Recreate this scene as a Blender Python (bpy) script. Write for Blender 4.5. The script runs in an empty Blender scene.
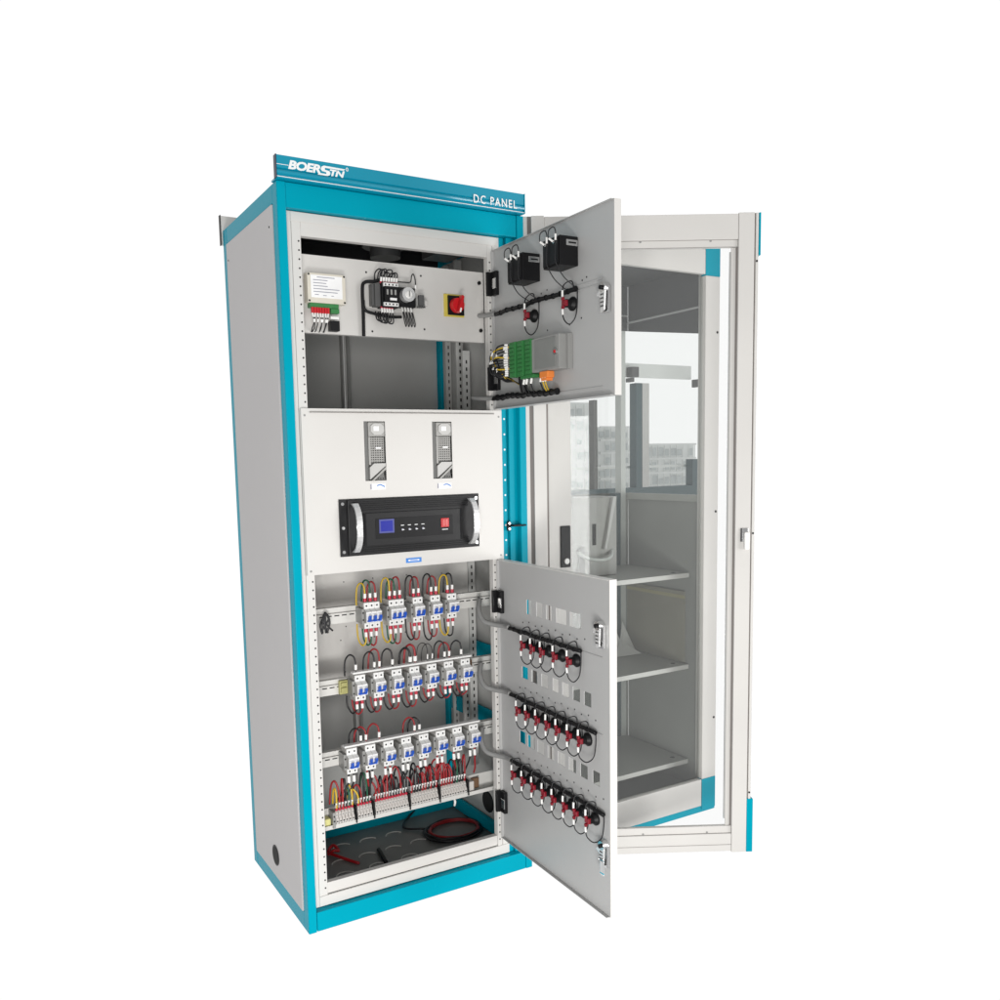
import bpy, bmesh, math, random
from mathutils import Vector, Matrix
random.seed(7)
R = math.radians
scene = bpy.context.scene
C = scene.collection

# ------------------------------------------------------------------ camera
cam_d = bpy.data.cameras.new('camera')
cam = bpy.data.objects.new('camera', cam_d)
C.objects.link(cam)
cam.matrix_world = (Matrix.Translation((-0.78462, -2.37135, 1.41415)) @
                    (Matrix.Rotation(-0.52016, 4, 'Z') @ Matrix.Rotation(1.46262, 4, 'X') @ Matrix.Rotation(-0.02209, 4, 'Z')))
cam_d.sensor_width = 36
cam_d.lens = 854.74 * 36 / 1000
cam_d.shift_x = 0.03453
cam_d.shift_y = 0.05426
cam_d.clip_end = 200
scene.camera = cam

# ------------------------------------------------------------------ world: white studio, dimmer behind the photographer
w = bpy.data.worlds.new('World'); scene.world = w; w.use_nodes = True
nt = w.node_tree; nt.nodes.clear()
tc = nt.nodes.new('ShaderNodeTexCoord'); sep = nt.nodes.new('ShaderNodeSeparateXYZ')
mr = nt.nodes.new('ShaderNodeMapRange'); mr.interpolation_type = 'SMOOTHSTEP'
mr.inputs['From Min'].default_value = -0.30; mr.inputs['From Max'].default_value = 0.30
mr.inputs['To Min'].default_value = 0.42; mr.inputs['To Max'].default_value = 1.03
bg = nt.nodes.new('ShaderNodeBackground'); wo = nt.nodes.new('ShaderNodeOutputWorld')
bg.inputs['Strength'].default_value = 1.0
mx_ = nt.nodes.new('ShaderNodeMapRange'); mx_.interpolation_type = 'SMOOTHSTEP'        # world dimmed towards the left, added to deepen left-facing sides
mx_.inputs['From Min'].default_value = -1.0; mx_.inputs['From Max'].default_value = -.15; mx_.inputs['To Min'].default_value = .55; mx_.inputs['To Max'].default_value = 1.0
mul = nt.nodes.new('ShaderNodeMath'); mul.operation = 'MULTIPLY'
nt.links.new(tc.outputs['Generated'], sep.inputs[0]); nt.links.new(sep.outputs['Y'], mr.inputs['Value']); nt.links.new(sep.outputs['X'], mx_.inputs['Value'])
nt.links.new(mr.outputs[0], mul.inputs[0]); nt.links.new(mx_.outputs[0], mul.inputs[1])
rt = nt.nodes.new('ShaderNodeMapRange'); rt.interpolation_type = 'SMOOTHSTEP'         # world brightened towards the right, added as a soft fill
rt.inputs['From Min'].default_value = .15; rt.inputs['From Max'].default_value = .75; rt.inputs['To Min'].default_value = 0.; rt.inputs['To Max'].default_value = 1.03
mxm = nt.nodes.new('ShaderNodeMath'); mxm.operation = 'MAXIMUM'
nt.links.new(sep.outputs['X'], rt.inputs['Value']); nt.links.new(mul.outputs[0], mxm.inputs[0]); nt.links.new(rt.outputs[0], mxm.inputs[1])
nt.links.new(mxm.outputs[0], bg.inputs['Color']); nt.links.new(bg.outputs[0], wo.inputs[0])

def area(name, loc, target, size, power, col=(1, 1, 1)):
    d = bpy.data.lights.new(name, 'AREA'); d.shape = 'RECTANGLE'; d.size, d.size_y = size; d.energy = power; d.color = col
    o = bpy.data.objects.new(name, d); C.objects.link(o); o.location = loc
    o.rotation_euler = (Vector(target) - Vector(loc)).to_track_quat('-Z', 'Y').to_euler()
    return o
area('fill_front', (-1.95, -4.1, .8), (0.45, 0, 0.8), (1.5, 1.9), 78, (1, .985, .965))  # unseen area light added to brighten the front faces
area('fill_low', (-0.75, -2.6, -0.05), (0.35, 0, 0.2), (.8, .5), 44, (1, .985, .965))  # unseen area light added low to brighten the lower teal and side

area('fill_right', (2.9, -3.3, .9), (1.0, 0, 0.9), (1.3, 1.7), 50, (1, .99, .98))  # unseen area light added to brighten what stands behind the inner doors

vs = scene.view_settings
vs.view_transform = 'Standard'; vs.look = 'None'; vs.exposure = 0; vs.gamma = 1; vs.use_curve_mapping = False
scene.render.resolution_x = scene.render.resolution_y = 1024

# ------------------------------------------------------------------ materials
MATS = {}
def mat(name, col, rough=.5, metal=0., noise=.04, scale=30., bump=0., coat=0., spec=.5):
    if name in MATS: return MATS[name]
    m = bpy.data.materials.new(name); m.use_nodes = True; n = m.node_tree
    b = n.nodes['Principled BSDF']
    b.inputs['Metallic'].default_value = metal
    b.inputs['Specular IOR Level'].default_value = spec
    b.inputs['Coat Weight'].default_value = coat; b.inputs['Coat Roughness'].default_value = .08
    t = n.nodes.new('ShaderNodeTexCoord'); no = n.nodes.new('ShaderNodeTexNoise')
    no.inputs['Scale'].default_value = scale; no.inputs['Detail'].default_value = 5
    n.links.new(t.outputs['Object'], no.inputs['Vector'])
    mix = n.nodes.new('ShaderNodeMix'); mix.data_type = 'RGBA'
    mix.inputs['A'].default_value = tuple(max(0, c * (1 - noise * 2)) for c in col) + (1,)
    mix.inputs['B'].default_value = tuple(min(1, c * (1 + noise * 2)) for c in col) + (1,)
    n.links.new(no.outputs['Fac'], mix.inputs['Factor']); n.links.new(mix.outputs['Result'], b.inputs['Base Color'])
    r2 = n.nodes.new('ShaderNodeMapRange'); r2.inputs['To Min'].default_value = max(.02, rough - .08); r2.inputs['To Max'].default_value = min(1, rough + .08)
    n.links.new(no.outputs['Fac'], r2.inputs['Value']); n.links.new(r2.outputs[0], b.inputs['Roughness'])
    if bump:
        n2 = n.nodes.new('ShaderNodeTexNoise'); n2.inputs['Scale'].default_value = 700; n2.inputs['Detail'].default_value = 2
        n.links.new(t.outputs['Object'], n2.inputs['Vector'])
        bp = n.nodes.new('ShaderNodeBump'); bp.inputs['Strength'].default_value = bump; bp.inputs['Distance'].default_value = .001
        n.links.new(n2.outputs['Fac'], bp.inputs['Height']); n.links.new(bp.outputs[0], b.inputs['Normal'])
    MATS[name] = m
    return m
TEAL = mat('teal_paint', (.0, .330, .445), .26, spec=.05, noise=.05, scale=3, bump=.12)
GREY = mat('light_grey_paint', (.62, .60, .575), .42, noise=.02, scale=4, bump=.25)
SIDE = mat('side_panel_shaded_paint', (.525, .51, .51), .42, spec=.35, noise=.06, scale=1.6, bump=.3)  # grey paint lowered in tone to carry the shade on this side
WHITE = mat('off_white_paint', (.665, .65, .625), .38, noise=.03, scale=3, bump=.15)
DOORG = mat('door_grey_paint', (.46, .46, .455), .36, noise=.03, scale=3, bump=.3)
INNER = mat('interior_grey_paint', (.52, .52, .505), .45, noise=.05, scale=6, bump=.2)
GALV = mat('zinc_sheet', (.68, .665, .64), .36, metal=.15, noise=.04, scale=10, bump=.1)
RAIL = mat('rail_grey', (.70, .69, .66), .35, metal=.15, noise=.03, scale=20)
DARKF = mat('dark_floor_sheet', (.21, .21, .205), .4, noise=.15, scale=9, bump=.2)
DARK = mat('ceiling_shade_dark', (.02, .02, .022), .6)  # near-black colour carries the shade under the roof
BLACK = mat('black_plastic', (.008, .008, .009), .45, spec=.25)
BLACKM = mat('black_metal', (.014, .014, .015), .42, spec=.3, noise=.1, bump=.1)
DGREY = mat('dark_grey_plastic', (.09, .09, .09), .45)
MGREY = mat('mid_grey_plastic', (.30, .30, .29), .45)
HOLE = mat('hole_shadow', (.012, .012, .012), .8)
BWHITE = mat('breaker_white', (.82, .82, .81), .35)
BGREY = mat('breaker_side_shade', (.50, .49, .47), .45, noise=.06, scale=60)  # breaker flanks coloured darker than the fronts for the shade on them
BLUE = mat('toggle_blue', (.010, .085, .50), .3)
RED = mat('red_plastic', (.55, .012, .018), .33)
LRED = mat('crimson_terminal', (.24, .006, .018), .35)
REDW = mat('red_wire', (.33, .015, .02), .4)
BLKW = mat('black_wire', (.012, .012, .014), .4)
YELW = mat('yellow_wire', (.62, .42, .03), .45)
GRNW = mat('green_wire', (.01, .10, .05), .45)
FERR = mat('white_ferrule', (.88, .87, .85), .4)
CRIM = mat('red_crimp', (.50, .02, .05), .4)
GREYW = mat('grey_conduit', (.25, .25, .245), .4)
CHROME = mat('chrome', (.72, .72, .72), .18, metal=1.)
ALU = mat('brushed_aluminium', (.78, .78, .78), .26, metal=.55, noise=.04, scale=60)
YEL = mat('yellow_plate', (.62, .50, .09), .4)
GREEN = mat('green_connector', (.035, .20, .055), .4)
ORANGE = mat('orange_connector', (.85, .25, .05), .4)
BEIGE = mat('beige_plastic', (.68, .64, .55), .4)
LABEL = mat('white_label', (.88, .88, .88), .5)
LBLUE = mat('blue_print', (.06, .25, .70), .5)
GPRINT = mat('grey_print', (.30, .30, .36), .6)
WPRINT = mat('white_print_and_glint', (.86, .88, .88), .4)
TERM = mat('terminal_beige', (.60, .57, .54), .45)
NAVY = mat('navy_end_cap', (.012, .02, .05), .4)
GASK = mat('grey_gasket', (.22, .20, .19), .6)
CLOTH = mat('blue_grey_cloth', (.13, .15, .165), .85, noise=.15, scale=12)
PAPER = mat('white_paper', (.75, .75, .73), .6)
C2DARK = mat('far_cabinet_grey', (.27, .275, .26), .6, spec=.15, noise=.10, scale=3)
C2SHELF = mat('far_shelf_grey', (.36, .365, .34), .35, noise=.10, scale=4)
FRAMEB = mat('window_frame_teal_grey', (.06, .10, .11), .4)
BUILD = mat('pale_facade', (.72, .74, .72), .7, noise=.06, scale=5)
def emis(name, col, s):
    m = bpy.data.materials.new(name); m.use_nodes = True; b = m.node_tree.nodes['Principled BSDF']
    b.inputs['Base Color'].default_value = (*[c * .3 for c in col], 1); b.inputs['Emission Color'].default_value = (*col, 1); b.inputs['Emission Strength'].default_value = s
    b.inputs['Roughness'].default_value = .15
    no = m.node_tree.nodes.new('ShaderNodeTexNoise'); no.inputs['Scale'].default_value = 40
    return m
LCD = emis('lcd_blue', (.03, .04, .42), .55)
LEDR = emis('red_switch', (.75, .01, .01), .45)
def glass(name, tint, refl, op):
    m = bpy.data.materials.new(name); m.use_nodes = True; n = m.node_tree; n.nodes.clear()
    o = n.nodes.new('ShaderNodeOutputMaterial'); tr = n.nodes.new('ShaderNodeBsdfTransparent'); gl = n.nodes.new('ShaderNodeBsdfGlossy')
    tr.inputs[0].default_value = (*tint, 1); gl.inputs['Roughness'].default_value = .02
    mx = n.nodes.new('ShaderNodeMixShader'); fr = n.nodes.new('ShaderNodeLayerWeight'); fr.inputs[0].default_value = .5
    pw = n.nodes.new('ShaderNodeMath'); pw.operation = 'POWER'; pw.inputs[1].default_value = 5
    mu = n.nodes.new('ShaderNodeMath'); mu.operation = 'MULTIPLY_ADD'; mu.inputs[1].default_value = .9 * refl; mu.inputs[2].default_value = .05 * refl
    n.links.new(fr.outputs['Facing'], pw.inputs[0]); n.links.new(pw.outputs[0], mu.inputs[0]); n.links.new(mu.outputs[0], mx.inputs[0])
    n.links.new(tr.outputs[0], mx.inputs[1]); n.links.new(gl.outputs[0], mx.inputs[2])
    n.links.new(mx.outputs[0], o.inputs[0])
    return m
GLASS = glass('clear_glass', (.995, .997, .995), .9, 0)
GLASS2 = glass('tinted_glass', (.975, .985, .98), 1.0, 0)

# ------------------------------------------------------------------ mesh builder
class MB:
    def __init__(s): s.v = []; s.f = []; s.m = []; s.sm = []; s.mats = []
    def mi(s, m):
        if m not in s.mats: s.mats.append(m)
        return s.mats.index(m)
    def add(s, vs, fs, m, smooth=False):
        b = len(s.v); s.v += [tuple(v) for v in vs]; k = s.mi(m)
        for f in fs: s.f.append(tuple(b + i for i in f)); s.m.append(k); s.sm.append(smooth)
        return s
    def box(s, x0, x1, y0, y1, z0, z1, m, bev=0.):
        if bev > 0:
            bm = bmesh.new(); bmesh.ops.create_cube(bm, size=1)
            for v in bm.verts: v.co = Vector(((x0 + x1) / 2 + v.co.x * (x1 - x0), (y0 + y1) / 2 + v.co.y * (y1 - y0), (z0 + z1) / 2 + v.co.z * (z1 - z0)))
            bmesh.ops.bevel(bm, geom=bm.edges[:], offset=bev, segments=2, affect='EDGES', profile=.5)
            bm.verts.ensure_lookup_table(); bm.verts.index_update()
            s.add([v.co[:] for v in bm.verts], [[v.index for v in f.verts] for f in bm.faces], m); bm.free(); return s
        return s.add([(x0, y0, z0), (x1, y0, z0), (x1, y1, z0), (x0, y1, z0), (x0, y0, z1), (x1, y0, z1), (x1, y1, z1), (x0, y1, z1)],
                     [(0, 3, 2, 1), (4, 5, 6, 7), (0, 1, 5, 4), (1, 2, 6, 5), (2, 3, 7, 6), (3, 0, 4, 7)], m)
    def prism(s, prof, a0, a1, axis, m):          # profile extruded along an axis; prof in the other two axes (cyclic order)
        def P(a, p):
            return (a, p[0], p[1]) if axis == 'x' else ((p[0], a, p[1]) if axis == 'y' else (p[0], p[1], a))
        n = len(prof)
        return s.add([P(a0, p) for p in prof] + [P(a1, p) for p in prof],
                     [tuple(range(n)), tuple(range(2 * n - 1, n - 1, -1))] + [(i, i + n, (i + 1) % n + n, (i + 1) % n) for i in range(n)], m)
    def cyl(s, p0, p1, r0, m, r1=None, n=14, smooth=True):
        r1 = r0 if r1 is None else r1; p0 = Vector(p0); p1 = Vector(p1); d = (p1 - p0).normalized()
        u = d.orthogonal().normalized(); v = d.cross(u)
        ring = [u * math.cos(2 * math.pi * i / n) + v * math.sin(2 * math.pi * i / n) for i in range(n)]
        vs = [p0 + q * r0 for q in ring] + [p1 + q * r1 for q in ring]
        s.add(vs, [(i, (i + 1) % n, (i + 1) % n + n, i + n) for i in range(n)], m, smooth)
        return s.add([p0 + q * r0 for q in ring] + [p1 + q * r1 for q in ring], [tuple(range(n - 1, -1, -1)), tuple(range(n, 2 * n))], m)
    def tube(s, pts, r, m, n=7, sub=5, closed=False):
        P = [Vector(p) for p in pts]
        if sub > 1 and len(P) > 2:
            out = []; L = len(P)
            for i in range(L if closed else L - 1):
                g = (lambda k: P[k % L]) if closed else (lambda k: P[min(max(k, 0), L - 1)])
                a, b, c, d = g(i - 1), g(i), g(i + 1), g(i + 2)
                for k in range(sub):
                    t = k / sub
                    out.append(.5 * ((2 * b) + (c - a) * t + (2 * a - 5 * b + 4 * c - d) * t * t + (3 * b - a - 3 * c + d) * t ** 3))
            if not closed: out.append(P[-1])
            P = out
        vs = []; up = None; L = len(P)
        for i, p in enumerate(P):
            t = (P[(i + 1) % L] - P[i - 1]) if closed else (P[min(i + 1, L - 1)] - P[max(i - 1, 0)])
            t.normalize()
            u = t.orthogonal().normalized() if up is None else (up - t * up.dot(t)).normalized()
            up = u; v = t.cross(u)
            vs += [p + (u * math.cos(2 * math.pi * k / n) + v * math.sin(2 * math.pi * k / n)) * r for k in range(n)]
        fs = [(i * n + k, i * n + (k + 1) % n, (i + 1) * n + (k + 1) % n, (i + 1) * n + k) for i in range(L - 1) for k in range(n)]
        if closed: fs += [((L - 1) * n + k, (L - 1) * n + (k + 1) % n, (k + 1) % n, k) for k in range(n)]
        else: fs += [tuple(range(n - 1, -1, -1)), tuple(range((L - 1) * n, L * n))]
        return s.add(vs, fs, m, True)
    def dots(s, pts, r, m, nrm='y', n=8, d=.0006):
        for p in pts:
            q = {'y': (0, -d, 0), 'x': (-d, 0, 0), 'z': (0, 0, d)}[nrm]
            s.cyl(p, (p[0] + q[0], p[1] + q[1], p[2] + q[2]), r, m, n=n)
        return s
    def build(s, name, parent=None, loc=(0, 0, 0)):
        me = bpy.data.meshes.new(name); me.from_pydata(s.v, [], s.f)
        for m in s.mats: me.materials.append(m)
        me.polygons.foreach_set('material_index', s.m); me.polygons.foreach_set('use_smooth', s.sm)
        me.update()
        bm = bmesh.new(); bm.from_mesh(me); bmesh.ops.recalc_face_normals(bm, faces=bm.faces[:]); bm.to_mesh(me); bm.free()
        o = bpy.data.objects.new(name, me); C.objects.link(o); o.parent = parent; o.location = loc
        return o
def thing(name, label, cat, loc=(0, 0, 0), group=None):
    o = bpy.data.objects.new(name, None); C.objects.link(o); o.location = loc; o.empty_display_size = .1
    tag(o, label, cat, group); return o
def tag(o, label, cat=None, group=None):
    o['label'] = label
    if cat: o['category'] = cat
    if group: o['group'] = group
    return o
def clone(src, parent, loc, rot=None):
    o = src.copy(); C.objects.link(o); o.parent = parent; o.location = loc
    for ch in src.children:
        c = ch.copy(); C.objects.link(c); c.parent = o
    return o
def text_mesh(body, size, m, name, shear=0., off=0., spacing=1., xs=1.):
    cu = bpy.data.curves.new(name, 'FONT'); cu.body = body; cu.size = size; cu.shear = shear; cu.offset = off; cu.space_character = spacing
    cu.extrude = .0004; cu.resolution_u = 3
    t = bpy.data.objects.new(name, cu); C.objects.link(t)
    dg = bpy.context.evaluated_depsgraph_get(); me = bpy.data.meshes.new_from_object(t.evaluated_get(dg))
    vs = [(v.co.x * xs, v.co.y, v.co.z) for v in me.vertices]; fs = [tuple(p.vertices) for p in me.polygons]
    bpy.data.objects.remove(t); bpy.data.curves.remove(cu)
    return vs, fs
def put_text(mb, body, x, y, z, size, m, shear=0., off=0., spacing=1., xs=1.):   # text on a plane facing -y, baseline at z
    vs, fs = text_mesh(body, size, m, 'lettering', shear, off, spacing, xs)
    mb.add([(x + a, y - c, z + b) for a, b, c in vs], fs, m)
    return max(v[0] for v in vs)

# ================================================================== THE CABINET
W, D, H = .816, .58, 2.2
cab = thing('control_cabinet', 'tall teal and light grey electrical cabinet with both inner doors swung open, front one', 'electrical cabinet', (0, 0, 0))

# --- teal frame
b = MB()
for x0, x1 in ((0, .026), (.790, .816)):
    b.box(x0, x1, 0, .042, 0, 2.195, TEAL, .0025)
    b.box(x0, x1, .535, .58, 0, 2.195, TEAL, .0025)
for x0, x1 in ((0.0005, .02), (.796, .8155)):
    b.box(x0, x1, .0425, .5345, 2.143, 2.1945, TEAL, .001)
    b.box(x0, x1, .0425, .5345, .0005, .054, TEAL, .001)
b.box(.0265, .7895, .003, .04, 2.127, 2.1945, TEAL, .002)
b.box(.0265, .7895, .5355, .579, 2.14, 2.1945, DARK, .001)  # rear top beam coloured dark for the shade inside
b.box(.0265, .7895, .5005, .579, .0505, .105, TEAL, .001); b.box(.0265, .7895, .5355, .579, .0005, .05, TEAL)
b.box(.738, .757, .030, .034, .063, 2.126, TEAL)
b.box(.760, .7895, .020, .034, .063, 2.126, TEAL)
b.dots([(.748, .0295, .1 + i * .05) for i in range(40)], .0035, WPRINT)
for z0, z1 in ((.70, .757), (.455, .515)):                    # side braces inside the right wall
    b.box(.782, .789, .1, .50, z0, z1, TEAL)
b.box(.776, .789, .05, .53, .055, .10, TEAL)
b.build('frame', cab)
b = MB(); b.box(.0275, .7885, .001, .048, .001, .062, TEAL, .002)
b.dots([(.655, .03, .0621), (.68, .03, .0621)], .004, HOLE, 'z'); b.build('plinth', cab)

# --- panels
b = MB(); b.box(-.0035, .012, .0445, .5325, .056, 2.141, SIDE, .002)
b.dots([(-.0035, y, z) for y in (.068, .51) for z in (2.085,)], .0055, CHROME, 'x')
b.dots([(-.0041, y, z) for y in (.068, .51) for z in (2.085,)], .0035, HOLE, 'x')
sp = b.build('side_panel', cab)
MB().cyl((-.0036, .297, .134), (-.0050, .297, .134), .034, BLACK, n=28).cyl((-.0050, .297, .134), (-.0056, .297, .134), .029, HOLE, n=28).build('cable_port', sp)
b = MB(); b.box(.798, .8185, .0445, .5325, .056, 2.141, INNER, .002)
sp2 = b.build('side_panel', cab)
MB().cyl((.798, .262, .150), (.7965, .262, .150), .040, BLACK, n=28).cyl((.7965, .262, .150), (.7960, .262, .150), .034, HOLE, n=28).build('cable_port', sp2)
for x0, x1 in ((.028, .404), (.411, .788)):
    b = MB(); b.box(x0, x1, .560, .575, .092, 2.138, INNER, .003)
    xs = x1 - .012 if x0 < .2 else x0 + .006
    b.box(xs, xs + .006, .540, .560, .10, 2.12, MGREY); b.build('rear_door', cab)
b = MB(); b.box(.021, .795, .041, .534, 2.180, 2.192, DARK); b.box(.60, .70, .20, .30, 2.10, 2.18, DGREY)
b.cyl((.44, .25, 2.18), (.44, .25, 2.08), .05, DGREY, n=20); b.cyl((.44, .25, 2.12), (.44, .25, 2.115), .075, DGREY, n=20); b.build('roof', cab)
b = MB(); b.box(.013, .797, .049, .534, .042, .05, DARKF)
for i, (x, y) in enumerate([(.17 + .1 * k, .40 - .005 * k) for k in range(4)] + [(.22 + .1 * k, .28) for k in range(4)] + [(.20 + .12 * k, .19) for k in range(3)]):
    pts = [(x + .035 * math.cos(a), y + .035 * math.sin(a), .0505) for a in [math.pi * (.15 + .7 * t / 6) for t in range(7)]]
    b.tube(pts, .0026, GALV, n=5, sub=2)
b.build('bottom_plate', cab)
# uprights inside
def slotted(x, y, z0, z1, wd=.028, m=INNER, par=cab):
    b = MB(); b.box(x, x + wd, y, y + .012, z0, z1, m, .001); b.box(x + wd - .003, x + wd, y + .012, y + .04, z0, z1, m)
    z = z0 + .03
    while z < z1 - .03:
        b.box(x + wd * .40, x + wd * .60, y - .0006, y + .001, z, z + .012, HOLE); z += .025
    return b.build('slotted_upright', par)
slotted(.738, .27, .30, 1.08); slotted(.735, .27, 1.55, 1.80); slotted(.760, .36, .30, 2.13, .03)
slotted(.772, .46, .30, 2.13, .022); slotted(.030, .27, .06, 2.13)
b = MB(); b.box(.05, .725, .252, .255, .655, 1.085, GALV)
b.dots([(.13 + .12 * i + random.uniform(-.02, .02), .252, z + random.uniform(-.01, .01)) for i in range(5) for z in (.69, .72, .84, .87, 1.03)], .0022, HOLE)
b.build('mounting_plate', cab)

# --- inner white frame round the opening
b = MB()
b.box(.0275, .0735, .026, .050, .0635, 2.1255, WHITE, .0015)
b.box(.693, .7365, .026, .050, .0635, 2.1255, WHITE, .0015)
b.box(.0735, .693, .026, .050, 2.060, 2.100, WHITE, .0015)
b.box(.045, .730, .0235, .0255, 2.098, 2.124, WHITE, .0008)
b.box(.0735, .693, .030, .050, .098, .133, WHITE, .0015)
b.box(.046, .7365, .0225, .0295, .066, .0970, WHITE, .0008)
b.box(.0452, .0464, .0254, .0262, .097, 2.097, GASK)
b.box(.7105, .7117, .0254, .0262, .097, 2.097, GASK)
z = .12
while z < 2.06:
    if not 1.085 < z < 1.575:
        b.dots([(.0665, .026, z), (.7005, .026, z)], .0027, HOLE, n=7)
    z += .025
b.build('inner_frame', cab)

# --- header sign
TEALG = mat('header_teal_gloss', (.0, .27, .40), .22, coat=.5, spec=.4, noise=.04, scale=3)
sg = MB()
prof = [(.030, 2.1953), (-.020, 2.1953), (-.020, 2.2005), (-.0165, 2.2025), (-.0165, 2.205), (-.021, 2.209), (-.0225, 2.213), (-.021, 2.217), (-.0165, 2.221), (-.020, 2.223), (-.020, 2.2560), (-.004, 2.2560), (-.004, 2.20), (.030, 2.20)]
sg.prism(prof, -.004, .806, 'x', TEALG)
sg.box(-.0035, .8055, -.0208, -.0198, 2.1985, 2.2003, WPRINT)  # white stripe painted as the highlight along the lower ridge
sg.box(-.0062, -.0042, -.0225, -.002, 2.1955, 2.257, NAVY)
sg.box(.8062, .8082, -.0225, -.002, 2.1955, 2.257, TEAL)
sg.box(-.0035, .030, -.0210, -.0202, 2.2305, 2.2320, WPRINT)
yb = -.0203
def fit_text(body, x0, x1, z, size, shear=0., off=0., spacing=1., y=yb):
    vs, fs = text_mesh(body, size, WPRINT, 'lettering', shear, off, spacing, 1.)
    a0 = min(v[0] for v in vs); a1 = max(v[0] for v in vs); k = (x1 - x0) / (a1 - a0)
    sg.add([(x0 + (a - a0) * k, y - c, z + b) for a, b, c in vs], fs, WPRINT)
fit_text('BOER', .029, .124, 2.2235, .0310, .22, .0013, .90)
fit_text('TN', .150, .195, 2.2215, .0235, .22, .0010, .88)
def zpoly(pts, m): sg.add([(a, yb - .0005, c) for a, c in pts] + [(a, yb, c) for a, c in pts], [tuple(range(len(pts)))] + [(i, (i + 1) % len(pts), (i + 1) % len(pts) + len(pts), i + len(pts)) for i in range(len(pts))], m)
zpoly([(.114, 2.2190), (.143, 2.2190), (.150, 2.2225), (.152, 2.2285), (.148, 2.2330), (.136, 2.2345), (.1355, 2.2400), (.192, 2.2400), (.197, 2.2445), (.133, 2.2455), (.126, 2.2420), (.123, 2.2350), (.127, 2.2300), (.139, 2.2285), (.140, 2.2240), (.117, 2.2238)], WPRINT)
fit_text('®', .1985, .2065, 2.2400, .0135, 0, .0004)
fit_text('DC PANEL', .617, .776, 2.2070, .0345, 0, .0004, 1.25, y=-.0236)
sg.build('header_sign', cab)
b = MB(); b.box(-.004, .806, .582, .596, 2.150, 2.245, WHITE, .001); b.box(-.0062, -.0042, .580, .598, 2.15, 2.247, BLACK); b.build('rear_header', cab)

# --- middle front panel with two rectifier slots and the rack unit
b = MB()
X0, X1, Z0, Z1 = .0495, .7315, 1.0905, 1.5765
sl = [(.243, .313, 1.362, 1.540), (.474, .544, 1.362, 1.540)]
xs = sorted([X0, X1] + [q for s_ in sl for q in s_[:2]])
b.box(X0, X1, .0185, .0205, Z0, 1.362, WHITE); b.box(X0, X1, .0185, .0205, 1.540, Z1, WHITE)
for i in (0, 2, 4): b.box(xs[i], xs[i + 1], .0185, .0205, 1.362, 1.540, WHITE)
b.box(X0, X1, .0206, .035, Z0, Z0 + .002, WHITE); b.box(X0, X1, .0206, .035, Z1 - .002, Z1, WHITE)
b.box(.075, .70, .0130, .0183, Z1 - .012, Z1 - .010, GASK)
b.dots([(x_, .0185, z_) for x_ in (.060, .720) for z_ in (Z0 + .012, Z1 - .020)], .0035, MGREY)
mid = b.build('front_panel', cab)
def label(par, x0, x1, z0, z1, y, blue=False):
    b = MB(); b.box(x0, x1, y - .0008, y, z0, z1, LBLUE if blue else LABEL)
    if blue: b.box(x0 + .008, x1 - .008, y - .0012, y - .0008, z0 + .005, z1 - .005, LABEL); b.box(x0 + .014, x1 - .014, y - .0015, y - .0012, z0 + .0065, z1 - .0065, LBLUE)
    else:
        b.box(x0, x0 + .004, y - .0012, y - .0008, z0 + .001, z1 - .001, GPRINT)
        b.tube([(x0 + .022, y - .001, (z0 + z1) / 2 + .003), (x0 + .034, y - .001, (z0 + z1) / 2 + .005), (x1 - .003, y - .001, (z0 + z1) / 2 - .001)], .0016, LBLUE, n=5, sub=3)
    return b.build('label_plate', par)
label(mid, .258, .308, 1.335, 1.353, .0185); label(mid, .488, .538, 1.330, 1.348, .0185); label(mid, .370, .424, 1.103, 1.118, .0185, True)
MG2 = mat('module_grey', (.36, .355, .34), .4); MG3 = mat('module_dark_grey', (.15, .15, .145), .5); MG4 = mat('module_light_grey', (.52, .515, .50), .4)
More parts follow.
